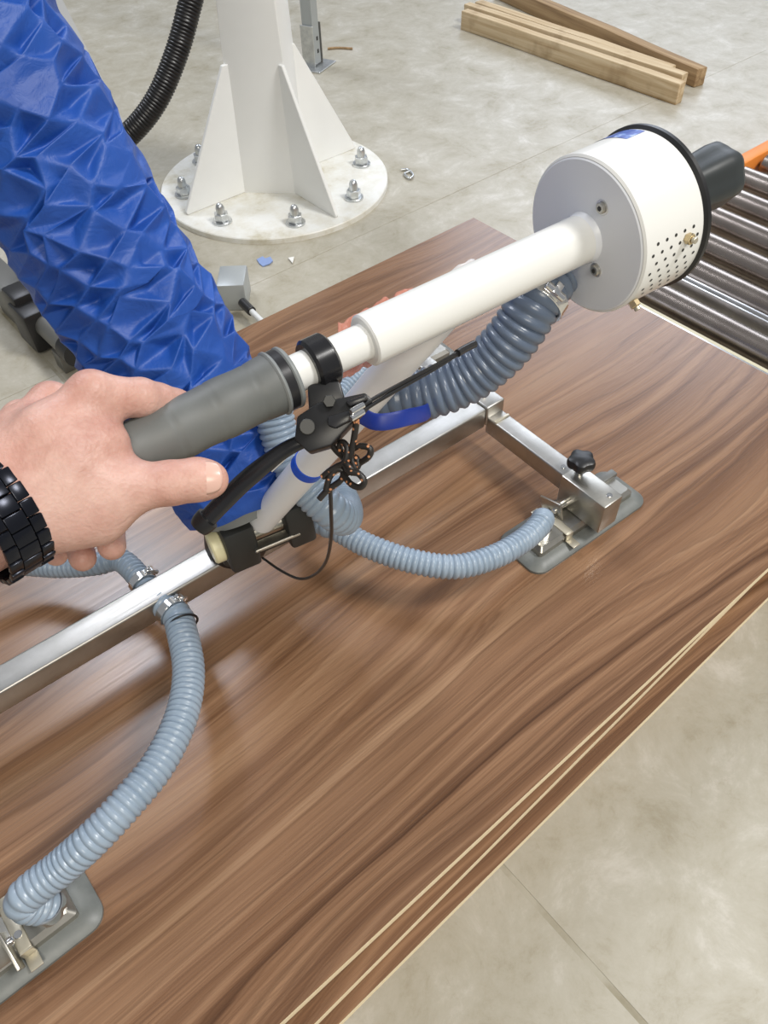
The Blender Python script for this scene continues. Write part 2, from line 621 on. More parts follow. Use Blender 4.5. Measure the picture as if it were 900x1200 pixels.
# ------------------------------------------------------------------ the setting: concrete floor in slabs
bm = bm_box(16, 18, 0.02, Matrix.Translation((1.0, 2.0, ZF - 0.0106)))
floor = mk_bm('floor', bm, 'joint_dirt')
tag(floor, 'pale beige concrete floor with sawn control joints', None, None, 'structure')
JX, JY, G = fl(-0.776, 0).x, fl(0, 0.835).y, 0.0040
for x0, x1 in ((-7, JX - G), (JX + G, 9)):
    for y0, y1 in ((-7, JY - 0.0008), (JY + 0.0008, 11)):
        box('slab', ((x0 + x1) / 2, (y0 + y1) / 2, ZF - 0.006), (x1 - x0, y1 - y0, 0.012), 'concrete', floor, None, 0)
a_, b_ = pz(66, 0, ZF + 0.001), pz(101, 72, ZF + 0.001)
dirv = (a_ - b_).normalized()
tape = box('floor_tape', (b_ + dirv * 0.3 + Vector((0, 0, -0.0006))), (2.4, 0.05, 0.001), 'floor_tape', None, frame_from(dirv), 0)
tag(tape, 'faint pale worn marking strip on the floor behind the blue sleeve', 'floor marking')

# ------------------------------------------------------------------ laminated panels
PT = 0.018


def panel(zt, x0, x1, y_near_x1, w_, ang, label):
    """rectangle whose near right corner is (x1, y_near_x1), rotated by ang"""
    L = x1 - x0
    r = thing('laminate_panel', (x1, y_near_x1, zt - PT), label, 'panel', 'stacked wood laminate panels')
    r.rotation_euler = (0, 0, ang)
    core = mk_bm('core', bm_box(L, w_, PT - 0.0016, Matrix.Translation((-L / 2, w_ / 2, (PT - 0.0016) / 2)), 0.0004, 1), 'panel_core')
    lam = mk_bm('laminate', bm_box(L, w_, 0.0014, Matrix.Translation((-L / 2, w_ / 2, PT - 0.0007)), 0.0003, 1), 'wood_laminate')
    for o in (core, lam):
        o.parent = r
    core['label'] = 'light raw particle board edge'
    return r


panel(ZB, -2.05, 0.0, -0.950, 0.95, 0.0, 'walnut laminate panel on top of the stack, carrying the suction pads')
panel(ZB - PT - 0.001, -2.07, -0.012, -0.9365, 0.945, math.atan(0.0275), 'middle laminate panel of the stack, turned slightly so a wedge shows')
panel(ZB - 2 * PT - 0.002, -2.06, -0.010, -0.9665, 0.94, math.atan(0.0125), 'lowest visible laminate panel, sticking out furthest over the bare floor')

# ------------------------------------------------------------------ roller conveyor
conv = thing('roller_conveyor', (0.6, -0.5, ZF), 'steel roller conveyor with an orange side rail beyond the panel stack', 'conveyor')
RR, RT = 0.031, 0.463
me_roller = None
RY0, RY1 = -0.80, -0.205
xs = [-1.75, -1.4, -1.0, -0.6, -0.25, 0.168, 0.302, 0.412, 0.522, 0.632, 0.742, 0.852, 0.962, 1.072, 1.182, 1.292]
for i, x in enumerate(xs):
    if me_roller is None:
        Lr = RY1 - RY0
        o = lathe('roller', [(-0.012, 0.007), (-0.0005, 0.007), (0, RR - 0.003), (0.003, RR), (Lr - 0.003, RR), (Lr, RR - 0.003), (Lr + 0.0005, 0.007), (Lr + 0.012, 0.007)],
                  (0, 0, 0), (0, 1, 0), 'roller_steel', None, 36)
        me_roller = o.data
    else:
        o = bpy.data.objects.new('roller', me_roller)
        link(o)
    o.parent = conv
    o.matrix_parent_inverse = wmat(conv).inverted()
    o.location = (x, RY0, RT - RR)
for yy, mt in ((-0.175, 'orange_paint'), (-0.83, 'orange_paint')):
    box('side_rail', (-0.35, yy, 0.422), (3.6, 0.036, 0.075), mt, conv, None, 0.004)
box('end_bar', (0.230, -0.5, 0.425), (0.006, 0.60, 0.06), 'frame_steel', conv, None, 0.001)
box('end_bar', (0.246, -0.5, 0.425), (0.006, 0.60, 0.06), 'frame_steel', conv, None, 0.001)
box('cross_bar', (0.086, -0.5, 0.447), (0.034, 0.61, 0.012), 'beige_paint', conv, None, 0.002)
box('stop_strip', (0.010, -0.5, 0.488), (0.008, 0.61, 0.050), 'frame_steel', conv, None, 0.001)
for yy in (-0.22, -0.5, -0.78):
    box('stop_bracket', (0.040, yy, 0.458), (0.072, 0.02, 0.010), 'dark_grey_metal', conv, None, 0.001)
for x in (-1.9, -0.5, 0.9, 1.4):
    for yy in (-0.175, -0.83):
        box('leg', (x, yy, (ZF + 0.385) / 2), (0.05, 0.04, 0.385 - ZF), 'orange_paint', conv, None, 0.003)

# ------------------------------------------------------------------ jib crane column
CC = fl(0.319, 1.331)
kv = lambda x, y, z: Vector((x, y, z)) * KF
colm = thing('crane_column', CC, 'white steel crane column welded to a round bolted base plate', 'column')
lathe('base_plate', [(a * KF, r * KF) for a, r in ((0, 0.418), (0.017, 0.418), (0.02, 0.415), (0.02, 0.0))], CC, (0, 0, 1), 'plate_paint', colm, 96)
hd0, hd1 = 0.143, 0.127
ring = lambda hd, z, c=(0, 0): [CC + kv(-hd + c[0], c[1], z), CC + kv(c[0], -hd + c[1], z), CC + kv(hd + c[0], c[1], z), CC + kv(c[0], hd + c[1], z)]
bm = bmesh.new()
rings = [[bm.verts.new(p) for p in ring(hd, z, c)] for hd, z, c in ((hd0, 0.02, (0, 0)), (0.139, 0.42, (0.006, 0.004)), (hd1, 0.75, (0.010, 0.004)), (hd1, 3.2, (0.010, 0.004)))]
for i in range(3):
    for k in range(4):
        bm.faces.new((rings[i][k], rings[i][(k + 1) % 4], rings[i + 1][(k + 1) % 4], rings[i + 1][k]))
bm.faces.new(rings[0][::-1])
bm.faces.new(rings[-1])
vert_edges = [e for e in bm.edges if abs(e.verts[0].co.z - e.verts[1].co.z) > 0.1]
bmesh.ops.bevel(bm, geom=vert_edges, offset=0.007, segments=3, profile=0.5, affect='EDGES')
mk_bm('shaft', bm, 'white_paint', colm, True, 30)
for k in range(4):
    a = PI / 2 * k + PI
    d = Vector((math.cos(a), math.sin(a), 0))
    n = Vector((-d.y, d.x, 0))
    out = [(0.125, 0.02), (0.375, 0.02), (0.378, 0.030), (0.143, 0.445), (0.122, 0.445)]
    bm = bmesh.new()
    A = [bm.verts.new(CC + d * r * KF + kv(0, 0, z) + n * 0.005) for r, z in out]
    B = [bm.verts.new(CC + d * r * KF + kv(0, 0, z) - n * 0.005) for r, z in out]
    bm.faces.new(A)
    bm.faces.new(B[::-1])
    for i in range(5):
        j = (i + 1) % 5
        bm.faces.new((A[i], A[j], B[j], B[i]))
    bmesh.ops.bevel(bm, geom=bm.edges[:], offset=0.0015, segments=1, affect='EDGES')
    mk_bm('gusset', bm, 'white_paint', colm)
bolt_me = {}
for k in range(8):
    a = math.radians(22.5 + 45 * k)
    p = CC + Vector((math.cos(a), math.sin(a), 0)) * 0.335 * KF + kv(0, 0, 0.02)
    if not bolt_me:
        st = lathe('anchor_bolt', [(0, 0.0115), (0.040, 0.0115), (0.047, 0.009), (0.051, 0.005), (0.052, 0)], (0, 0, 0), (0, 0, 1), 'zinc', None, 20)
        wa = lathe('washer', [(0, 0.026), (0.005, 0.026), (0.006, 0.025), (0.006, 0.0)], (0, 0, 0), (0, 0, 1), 'zinc', None, 24)
        nu = lathe('nut', [(0.006, 0.018), (0.007, 0.0195), (0.024, 0.0195), (0.025, 0.018), (0.025, 0)], (0, 0, 0), (0, 0, 1), 'zinc', None, 6, 20)
        bolt_me = {'s': st.data, 'w': wa.data, 'n': nu.data}
    else:
        st, wa, nu = [link(bpy.data.objects.new(n_, bolt_me[q])) for n_, q in (('anchor_bolt', 's'), ('washer', 'w'), ('nut', 'n'))]
    st.parent = colm
    st.location = p - CC
    st.rotation_euler = (0, 0, random.uniform(0, 1))
    wa.parent = st
    nu.parent = st

# ------------------------------------------------------------------ slotted post with foot
pp = pz(373, 78, ZF)
post = thing('slotted_post', pp, 'thin galvanised slotted post on a foot bracket behind the white column', 'post')
d45 = frame_from((0.70, 0.30, 0))
mp = Matrix.Translation(pp) @ d45.to_3x3().to_4x4()


def local_box(name, c, s, mat, par, bev=0.001):
    mm = mp @ Matrix.Translation(c)
    return mk_bm(name, bm_box(*s, mm, bev, 1), mat, par, True, 30)


local_box('upright', (0.0, 0.0, 0.80), (0.042, 0.003, 1.58), 'box_grey', post)
local_box('upright_flange', (-0.0195, 0.021, 0.80), (0.003, 0.038, 1.58), 'box_grey', post)
local_box('foot_plate', (0.0, 0.01, 0.003), (0.12, 0.10, 0.006), 'zinc', post)
local_box('foot_bracket', (-0.026, 0.02, 0.07), (0.004, 0.05, 0.13), 'zinc', post)
local_box('foot_bracket', (0.027, 0.02, 0.07), (0.004, 0.05, 0.13), 'dark_grey_metal', post)
for z in (0.05, 0.09, 0.42, 0.82):
    local_box('slot', (0.004, -0.002, z), (0.008, 0.002, 0.012), 'hole_dark', post, 0)

# ------------------------------------------------------------------ timbers
def timber(p0, p1, w_, h_, mat, label, zb=0.0):
    p0, p1 = Vector(p0), Vector(p1)
    d = p1 - p0
    mm = Matrix.Translation(((p0 + p1) / 2) + Vector((0, 0, zb + h_ / 2)))
    rot = frame_from(Vector((d.x, d.y, 0)))
    yy = Matrix.Rotation(-PI / 2, 4, 'Z')          # grain runs along object Y
    r = rot @ yy.inverted()
    bm = bm_box(w_, d.length, h_, Matrix.Identity(4), 0.004, 2)
    rng = random.Random(label)
    bmesh.ops.subdivide_edges(bm, edges=[e for e in bm.edges if e.calc_length() > 0.5], cuts=14)
    for v in bm.verts:
        v.co.x += 0.004 * mnoise.noise(Vector((v.co.y * 4, v.co.z * 10, rng.random() * 0.01 + len(label))))
        v.co.z += 0.002 * mnoise.noise(Vector((v.co.y * 5, v.co.x * 10, 3.0 + len(label))))
    o = mk_bm('timber', bm, mat, None, True, 30)
    o.matrix_world = mm @ r
    o.location = (mm @ r).translation
    o.rotation_euler = r.to_euler()
    tag(o, label, 'timber', 'loose timbers on the floor')
    return o


timber(fl(1.958, 2.03), fl(1.975, 0.75), 0.045 * KF, 0.085 * KF, 'pine', 'pale pine timber at the front of the small lumber pile')
timber(fl(2.035, 2.09), fl(2.060, 0.80), 0.045 * KF, 0.085 * KF, 'pine', 'pale timber second from the front, squeezed beside the front one')
timber(fl(2.125, 2.10), fl(2.115, 0.90), 0.05 * KF, 0.075 * KF, 'pine', 'third timber of the pile, mostly hidden between its neighbours')
timber(fl(2.42, 2.24), fl(2.185, 0.80), 0.06 * KF, 0.075 * KF, 'brown_timber', 'darker brown timber lying askew at the back of the lumber pile')

# ------------------------------------------------------------------ black vacuum hose behind
pts = [pd(262, -190, 1.30), pd(246, -90, 1.34), pd(224, 0, 1.38), pd(207, 62, 1.41), pd(183, 118, 1.44), pd(151, 158, 1.47), pd(105, 195, 1.52), pd(60, 250, 1.6), pd(30, 310, 1.7)]
hb = sweep('black_hose', pts, 0.0212, 'hose_black', None, 0.0012, 24, rib=(0.0058, 0.0022))
tag(hb, 'black corrugated vacuum hose hanging down behind the blue sleeve', 'hose')

# ------------------------------------------------------------------ junction box, actuator behind the sleeve, floor scraps
jb = thing('junction_box', pz(283, 352, ZF), 'small grey metal junction box with a cable gland behind the panel', 'junction box')
c0 = pz(277, 352, ZF)
rot = frame_from((0.78, -0.62, 0))
box('body', c0 + Vector((0, 0, 0.034)), (0.064, 0.085, 0.068), 'box_grey', jb, rot, 0.004)
g0 = pz(284, 354, ZF + 0.034)
g1 = pz(295, 365, ZF + 0.034)
cyl('cable_gland', g0, g1, 0.011, 'black_plastic', jb, 20)
sweep('cable', [g1, pz(302, 372, ZF + 0.032), pz(314, 384, ZF + 0.025), pz(334, 406, ZF + 0.01)], 0.007, 'cable_grey', jb, 0.01, 12)

act = thing('pneumatic_actuator', pz(50, 395, ZF), 'grey metal actuator with black clamp on the floor left of the blue sleeve', 'actuator')
q0, q1 = pz(-12, 318, ZF + 0.07), pz(88, 412, ZF + 0.07)
ax_ = (q1 - q0).normalized()
ra = frame_from(ax_)
Lq = (q1 - q0).length
cyl('barrel', q0 + ax_ * Lq * 0.5, q1, 0.026, 'dark_grey_metal', act)
box('valve_block', q0 + ax_ * Lq * 0.27, (Lq * 0.52, 0.062, 0.07), 'dark_grey_metal', act, ra, 0.006)
box('mounting_foot', q0 + ax_ * Lq * 0.3 - Vector((0, 0, 0.045)), (Lq * 0.3, 0.05, 0.05), 'dark_grey_metal', act, ra, 0.004)
box('clamp', q0 + ax_ * Lq * 0.60 + Vector((0, 0, -0.01)), (Lq * 0.20, 0.085, 0.095), 'black_plastic', act, ra, 0.008)
box('clamp_arm', q0 + ax_ * Lq * 0.50 + Vector((0, -0.0, 0.02)), (Lq * 0.16, 0.07, 0.07), 'black_plastic', act, ra, 0.008)
cyl('end_cap', q1 - ax_ * 0.03, q1 + ax_ * 0.012, 0.029, 'black_plastic', act)
cyl('rod', q1 + ax_ * 0.01, q1 + ax_ * 0.22, 0.007, 'cable_grey', act, 14)
box('support_foot', q1 - ax_ * 0.06 - Vector((0, 0, 0.047)), (0.04, 0.05, 0.046), 'dark_grey_metal', act, ra, 0.003)


def scrap(name, px, outline, mat, label, cat, zt=0.003):
    c = pz(px[0], px[1], ZF)
    bm = bmesh.new()
    bv = [bm.verts.new(pz(px[0] + x, px[1] + y, ZF) + Vector((0, 0, zt + 0.003 * random.random()))) for x, y in outline]
    f = bm.faces.new(bv)
    r = bmesh.ops.extrude_face_region(bm, geom=[f])
    bmesh.ops.translate(bm, vec=(0, 0, -zt), verts=[e for e in r['geom'] if isinstance(e, bmesh.types.BMVert)])
    o = mk_bm(name, bm, mat)
    tag(o, label, cat)


scrap('blue_scrap', (314, 307), [(-13, -2), (-6, -5), (-3, -3), (3, -5), (6, 0), (2, 4), (-6, 6), (-10, 3)], 'paint_chip_blue', 'torn light blue scrap lying on the floor before the column base', 'scrap')
scrap('paper_scrap', (392 - 50, 306), [(-4, -2), (3, -3), (1, 4)], 'paper_scrap', 'tiny white paper scrap on the floor beside the blue scrap', 'scrap')
o = sweep('wire_clip', [pz(470, 199, ZF + 0.004), pz(478, 199, ZF + 0.004), pz(484, 205, ZF + 0.004), pz(480, 209, ZF + 0.006), pz(474, 204, ZF + 0.004), pz(479, 201, ZF + 0.005)], 0.0035, 'zinc', None, 0.004, 8)
tag(o, 'small bent wire clip on the floor right of the base plate', 'wire')

o = sweep('thin_stick', [pz(384, 57, ZF + 0.004), pz(396, 56, ZF + 0.004), pz(413, 57, ZF + 0.004)], 0.004, 'brown_timber', None, 0.01, 8)
tag(o, 'thin dark stick on the floor beside the slotted post', 'stick')

# ------------------------------------------------------------------ the vacuum lifter
lf = thing('vacuum_lifter', (-0.93, -0.51, ZB), 'vacuum tube lifter with blue sleeve, white control handle, steel beam and suction pads', 'vacuum lifter')

# beam
BA = math.atan(-0.0337)
BX = Vector((math.cos(BA), math.sin(BA), 0))
BY = Vector((-BX.y, BX.x, 0))
bc = Vector((-0.94, -0.5045, 0))
RB = frame_from(BX)
BW = 0.036


def bpt(x, y=0.0, z=0.0):
    return Vector((bc.x, bc.y, 0)) + BX * (x - bc.x) + BY * y + Vector((0, 0, z))


xl, xr = -1.376, -0.506
beam = box('beam', bpt((xl + xr) / 2, 0, 0.602), (xr - xl, BW, BW), 'stainless', lf, RB, 0.003, 3)
arms = {}
for sgn, xe in ((1, -0.486), (-1, -1.396)):
    e = box('beam_end', bpt(xe, 0, 0.602), (0.036, BW, BW), 'stainless', lf, RB, 0.003, 3)
    cyl('clamp_bolt', bpt(xe, 0.010, 0.62), bpt(xe, 0.010, 0.632), 0.005, 'chrome', e, 16)
    for side in (-1, 1):
        ln = 0.19
        yc = side * (BW / 2 + ln / 2 - 0.004)
        ar = box('pad_arm', bpt(xe, yc, 0.584), (0.030, ln, 0.031), 'stainless', lf, RB, 0.0025, 3)
        box('weld_seam', bpt(xe, side * (BW / 2 + 0.014), 0.6), (0.029, 0.005, 0.003), 'clip_steel', ar, RB, 0.0012)
        cyl('rivet', bpt(xe - 0.003, side * (BW / 2 + ln - 0.048), 0.599), bpt(xe - 0.003, side * (BW / 2 + ln - 0.048), 0.6005), 0.004, 'chrome', ar, 14, 0.0003)


def rounded_rect(lx, ly, r, n=6):
    out = []
    for cx, cy, a0 in ((lx / 2 - r, ly / 2 - r, 0), (-lx / 2 + r, ly / 2 - r, 90), (-lx / 2 + r, -ly / 2 + r, 180), (lx / 2 - r, -ly / 2 + r, 270)):
        for k in range(n + 1):
            a = math.radians(a0 + 90 * k / n)
            out.append((cx + r * math.cos(a), cy + r * math.sin(a)))
    return out


def loft(levels, mm, bm=None):
    bm = bm or bmesh.new()
    rs = []
    for poly, z in levels:
        rs.append([bm.verts.new(mm @ Vector((x, y, z))) for x, y in poly])
    n = len(rs[0])
    for i in range(len(rs) - 1):
        for k in range(n):
            k2 = (k + 1) % n
            bm.faces.new((rs[i][k], rs[i][k2], rs[i + 1][k2], rs[i + 1][k]))
    bm.faces.new(rs[0][::-1])
    bm.faces.new(rs[-1])
    return bm


def suction_pad(xc, yc, rz, knob_side):
    """port lies at the local -x end; arm arrives from local +y"""
    mm = Matrix.Translation((xc, yc, ZB)) @ Matrix.Rotation(rz, 4, 'Z')
    pad = thing_part = mk_bm('suction_pad', loft([(rounded_rect(0.228, 0.086, 0.020), 0.0), (rounded_rect(0.228, 0.086, 0.020), 0.004),
                                                 (rounded_rect(0.220, 0.078, 0.017), 0.0075), (rounded_rect(0.196, 0.056, 0.010), 0.012)], mm), 'pad_rubber', lf, True, 25)
    pad['label'] = 'grey rubber skirt'

    def lb(name, c, s, mat, bev=0.0015, rot=None):
        m2_ = mm @ Matrix.Translation(c)
        if rot is not None:
            m2_ = m2_ @ rot
        return mk_bm(name, bm_box(*s, m2_, bev, 2), mat, pad, True, 30)
    mk_bm('housing', loft([(rounded_rect(0.186, 0.050, 0.004), 0.010), (rounded_rect(0.186, 0.050, 0.004), 0.021), (rounded_rect(0.176, 0.040, 0.004), 0.027)], mm), 'stainless_sheet', pad, True, 25)
    for sx in (-0.040, 0.030):
        lb('retaining_clip', (sx, 0, 0.0275), (0.013, 0.052, 0.0022), 'clip_steel')
        for sy in (-1, 1):
            lb('retaining_clip', (sx, sy * 0.0265, 0.021), (0.013, 0.002, 0.015), 'clip_steel', 0.0006)
            lb('retaining_clip', (sx, sy * 0.034, 0.0145), (0.013, 0.017, 0.002), 'clip_steel', 0.0006)
        cyl('clip_screw', mm @ Vector((sx, 0.008, 0.0285)), mm @ Vector((sx, 0.008, 0.030)), 0.0042, 'chrome', pad, 16, 0.0004)
    # hose port
    cyl('hose_port', mm @ Vector((-0.073, 0.004, 0.026)), mm @ Vector((-0.073, 0.004, 0.040)), 0.0185, 'chrome', pad, 28)
    lb('end_cover', (0.079, 0.014, 0.030), (0.030, 0.012, 0.008), 'dark_grey_metal')
    # hinge
    lb('hinge_plate', (-0.006, 0.016, 0.040), (0.046, 0.005, 0.030), 'stainless_sheet', 0.0015, Matrix.Rotation(math.radians(38), 4, 'X'))
    lb('hinge_plate', (-0.030, 0.020, 0.034), (0.0035, 0.040, 0.026), 'stainless_sheet', 0.001, Matrix.Rotation(math.radians(-20), 4, 'X'))
    lb('hinge_plate', (0.026, 0.010, 0.034), (0.0035, 0.040, 0.026), 'stainless_sheet', 0.001)
    cyl('hinge_pin', mm @ Vector((-0.036, 0.012, 0.036)), mm @ Vector((0.034, 0.012, 0.036)), 0.0042, 'chrome', pad, 16)
    return pad, mm


def arm_bracket(xe, side):
    """sheet metal shoe at the arm end, with the star knob"""
    y0 = side * (BW / 2 + 0.152)
    y1 = side * (BW / 2 + 0.232)
    br = box('arm_bracket', bpt(xe, (y0 + y1) / 2, 0.5745), (0.037, abs(y1 - y0), 0.054), 'stainless_sheet', lf, RB, 0.0025, 2)
    cyl('rivet', bpt(xe + 0.004, y1 - side * 0.012, 0.601), bpt(xe + 0.004, y1 - side * 0.012, 0.6028), 0.0042, 'chrome', br, 14, 0.0004)
    kp = bpt(xe + 0.004, y0 + side * 0.012, 0.6015)
    cyl('knob_stem', kp, kp + Vector((0, 0, 0.014)), 0.006, 'chrome', br, 20)
    # five lobed star knob
    bm = bmesh.new()
    lev = []
    for z, sc_ in ((0.010, 0.62), (0.012, 0.72), (0.015, 0.93), (0.019, 1.0), (0.024, 1.0), (0.028, 0.92), (0.030, 0.7)):
        poly = []
        for k in range(50):
            a = 2 * PI * k / 50
            r = 0.0200 * sc_ * (1 - 0.17 * (0.5 - 0.5 * math.cos(5 * a)) ** 1.3)
            poly.append((r * math.cos(a), r * math.sin(a)))
        lev.append((poly, z))
    mk_bm('star_knob', loft(lev, Matrix.Translation(kp), bm), 'black_plastic', br, True, 40)
    return br


near_r, mm_r = suction_pad(-0.500, -0.7185, math.radians(-3.0), -1)
near_l, mm_l = suction_pad(-1.3795, -0.7185, PI, -1)
far_r, mm_fr = suction_pad(-0.4715, -0.300, math.radians(-3.0) + 0.0, 1)
far_l, mm_fl = suction_pad(-1.370, -0.272, PI, 1)
for xe in (-0.486, -1.396):
    for side in (-1, 1):
        arm_bracket(xe, side)

# lifting sleeve
S0 = pd(268, 541, 0.88)
S1 = pd(159, 360, 0.79)
sd = (S1 - S0).normalized()
SR = 0.081


def sleeve():
    """collapsed fabric: rows of diamond folds, ridges outside, lens shaped hollows inside"""
    a = sd
    u = a.cross(Vector((0, 0, 1))).normalized()
    w_ = a.cross(u).normalized()
    rng = random.Random(11)
    rows, m_, pitch, s0 = 66, 11, 0.0142, -0.032
    bm = bmesh.new()
    peak, vall = [], []
    lean = 0.10
    for i in range(rows):
        pk, vl = [], []
        s = s0 + i * pitch
        for k in range(m_):
            th = 2 * PI * (k + 0.5 * (i % 2) + rng.uniform(-0.33, 0.33)) / m_ + lean * i
            ds = rng.uniform(-0.0070, 0.0070) if i > 1 else 0
            r = SR + rng.uniform(-0.003, 0.003)
            pk.append((s + ds, th, r))
        for k in range(m_):
            (s1, t1, r1), (s2, t2, r2) = pk[k], pk[(k + 1) % m_]
            if k == m_ - 1:
                t2 += 2 * PI
            f = rng.uniform(0.35, 0.65)
            dep = rng.choice((0.003, 0.009, 0.013, 0.016)) * rng.uniform(0.8, 1.2) if i > 0 else 0.002
            vl.append((s1 * (1 - f) + s2 * f - rng.uniform(0.002, 0.0085), t1 * (1 - f) + t2 * f, (SR - dep)))
        P = lambda q: bm.verts.new(S0 + a * q[0] + (u * math.cos(q[1]) + w_ * math.sin(q[1])) * q[2])
        peak.append([P(q) for q in pk])
        vall.append([P(q) for q in vl])
    for i in range(rows - 1):
        for k in range(m_):
            k2 = (k + 1) % m_
            # row i edge k..k2, apex in row i+1 ; row i+1 edge, apex in row i
            if i % 2 == 0:
                ap, lo_k = peak[i + 1][k], k
                nx = (peak[i + 1][k], vall[i + 1][k], peak[i + 1][k2], peak[i][k2])
            else:
                ap = peak[i + 1][k2]
                nx = (peak[i + 1][k], vall[i + 1][k], peak[i + 1][k2], peak[i][k])
            bm.faces.new((peak[i][k], vall[i][k], ap))
            bm.faces.new((vall[i][k], peak[i][k2], ap))
            bm.faces.new((nx[1], nx[0], nx[3]))
            bm.faces.new((nx[2], nx[1], nx[3]))
    cr = bm.edges.layers.float.new('crease_edge')
    for e in bm.edges:
        e[cr] = rng.choice((0.2, 0.4, 0.55, 0.7))
    o = mk_bm('lift_sleeve', bm, 'blue_nylon', lf, True, None)
    md = o.modifiers.new('soft_folds', 'SUBSURF')
    md.levels = md.render_levels = 3
    return o


slv = sleeve()
slv['label'] = 'crumpled blue nylon lifting sleeve'
# foot of the sleeve: grey flange and swivel down to the beam
lathe('sleeve_flange', [(-0.050, 0.060), (-0.048, 0.066), (-0.036, 0.068), (-0.030, 0.060)], S0, sd, 'disc_grey', lf, 48)
sw0 = bpt(-0.925, 0.0, 0.62)
sweep('swivel_neck', [S0 - sd * 0.02, (S0 - sd * 0.02 + sw0) / 2 + Vector((0, 0.0, 0.0)), sw0], 0.040, 'black_plastic', lf, 0.01, 28)

# control handle line
HA, HBp = pd(150, 531, 0.463), pd(700, 271, 0.585)
hdv = (HBp - HA).normalized()
HL = (HBp - HA).length


def proj_x(P):
    q = RW.T @ (np.array(P) - CAM)
    return q[0] / q[2] * F_PX + 450


def sx(x):
    lo, hi = -0.3, HL + 0.5
    for _ in range(60):
        m_ = (lo + hi) / 2
        if proj_x(HA + hdv * m_) < x:
            lo = m_
        else:
            hi = m_
    return lo


# rubber grip with wrapped edges
prof = [(sx(118), 0.0120), (sx(121), 0.0165), (sx(128), 0.0180)]
g_end = sx(322)
n = 60
for i in range(n + 1):
    s = sx(130) + (g_end - sx(130)) * i / n
    r = 0.0180 + 0.0004 * math.sin(i * 0.35) + 0.0016 * (i / n) ** 2
    if i % 15 == 7:
        r -= 0.0004
    prof.append((s, r))
prof += [(g_end + 0.001, 0.0185)]
grip = lathe('grip', prof, HA, hdv, 'grip_rubber', lf, 56, 60)
grip['label'] = 'dark grey rubber hand grip'
tube_ring('grip_lip', HA + hdv * sx(322), hdv, 0.012, 0.0212, 0.003, 'disc_grey', lf)
tube_ring('grip_ring', HA + hdv * sx(329), hdv, 0.012, 0.0202, 0.0075, 'black_satin', lf)
tube_ring('grip_disc', HA + hdv * sx(337), hdv, 0.012, 0.0206, 0.0035, 'disc_grey', lf)
cyl('slide_tube', HA + hdv * sx(330), HA + hdv * sx(470), 0.0122, 'white_powder', lf, 48)
tube_ring('tube_clamp', HA + hdv * sx(374), hdv, 0.0122, 0.0178, 0.0165, 'black_anodised', lf, 56, 0.002)
st_, en_ = sx(427), sx(690)
lathe('main_tube', [(st_, 0.0122), (st_, 0.0165), (st_ + 0.0012, 0.0178), (en_, 0.0178)], HA, hdv, 'white_powder', lf, 64)
lathe('weld_collar', [(sx(676), 0.0175), (sx(683), 0.0186), (sx(686), 0.0212)], HA, hdv, 'drum_face_white', lf, 64)

# drum
D0 = sx(685)
DR, DL = 0.0585, 0.059
drum = lathe('drum', [(D0, 0.0), (D0, DR - 0.0015), (D0 + 0.0015, DR), (D0 + DL, DR), (D0 + DL, 0)], HA, hdv, 'white_powder', lf, 128, 30)
lathe('face_plate', [(D0 - 0.0012, 0.0), (D0 - 0.0012, DR - 0.003), (D0 - 0.0002, DR - 0.002)], HA, hdv, 'drum_face_white', drum, 128, 30)
tube_ring('rim', HA + hdv * (D0 + DL + 0.002), hdv, 0.03, DR + 0.0024, 0.0075, 'black_plastic', drum, 128, 0.0022)
# frame around the axis: e1 = image right-ish/down side, e2
e2 = hdv.cross(CF).normalized()
if e2.dot(CDN) > 0:
    e2 = -e2                                   # towards image top
e1 = e2.cross(hdv).normalized()
if e1.dot(CF) > 0:
    e1 = -e1                                   # towards viewer


def on_drum(s, ang, r=DR):
    """ang 0 = towards viewer, +90 = image top"""
    a = math.radians(ang)
    return HA + hdv * s + (e1 * math.cos(a) + e2 * math.sin(a)) * r


for px, py in ((706, 243), (699, 316)):
    r = ray(px, py)
    pl = HA + hdv * (D0 - 0.001)
    tt = (pl - Vector(CAM)).dot(hdv) / Vector(r).dot(hdv)
    p = Vector(CAM) + Vector(r) * tt
    sc_ = cyl('face_screw', p - hdv * 0.003, p, 0.0042, 'stainless_sheet', drum, 24, 0.0008)
    cyl('screw_socket', p - hdv * 0.0034, p - hdv * 0.0028, 0.0019, 'hole_dark', drum, 6, 0.0001)
    tube_ring('screw_washer', p - hdv * 0.0002, hdv, 0.003, 0.0056, 0.0012, 'frame_steel', drum, 24, 0.0003)
# printed label, curved on the drum
bm = bmesh.new()
rows = []
for i in range(17):
    ang = 44 + 66 * i / 16
    rows.append([bm.verts.new(on_drum(D0 + DL - 0.022 + 0.0185 * j, ang, DR + 0.0003)) for j in (0, 1)])
for i in range(16):
    bm.faces.new((rows[i][0], rows[i][1], rows[i + 1][1], rows[i + 1][0]))
lab = mk_bm('label_sticker', bm, 'label_print', drum, True, 60)
lab['label'] = 'blue printed label sticker'
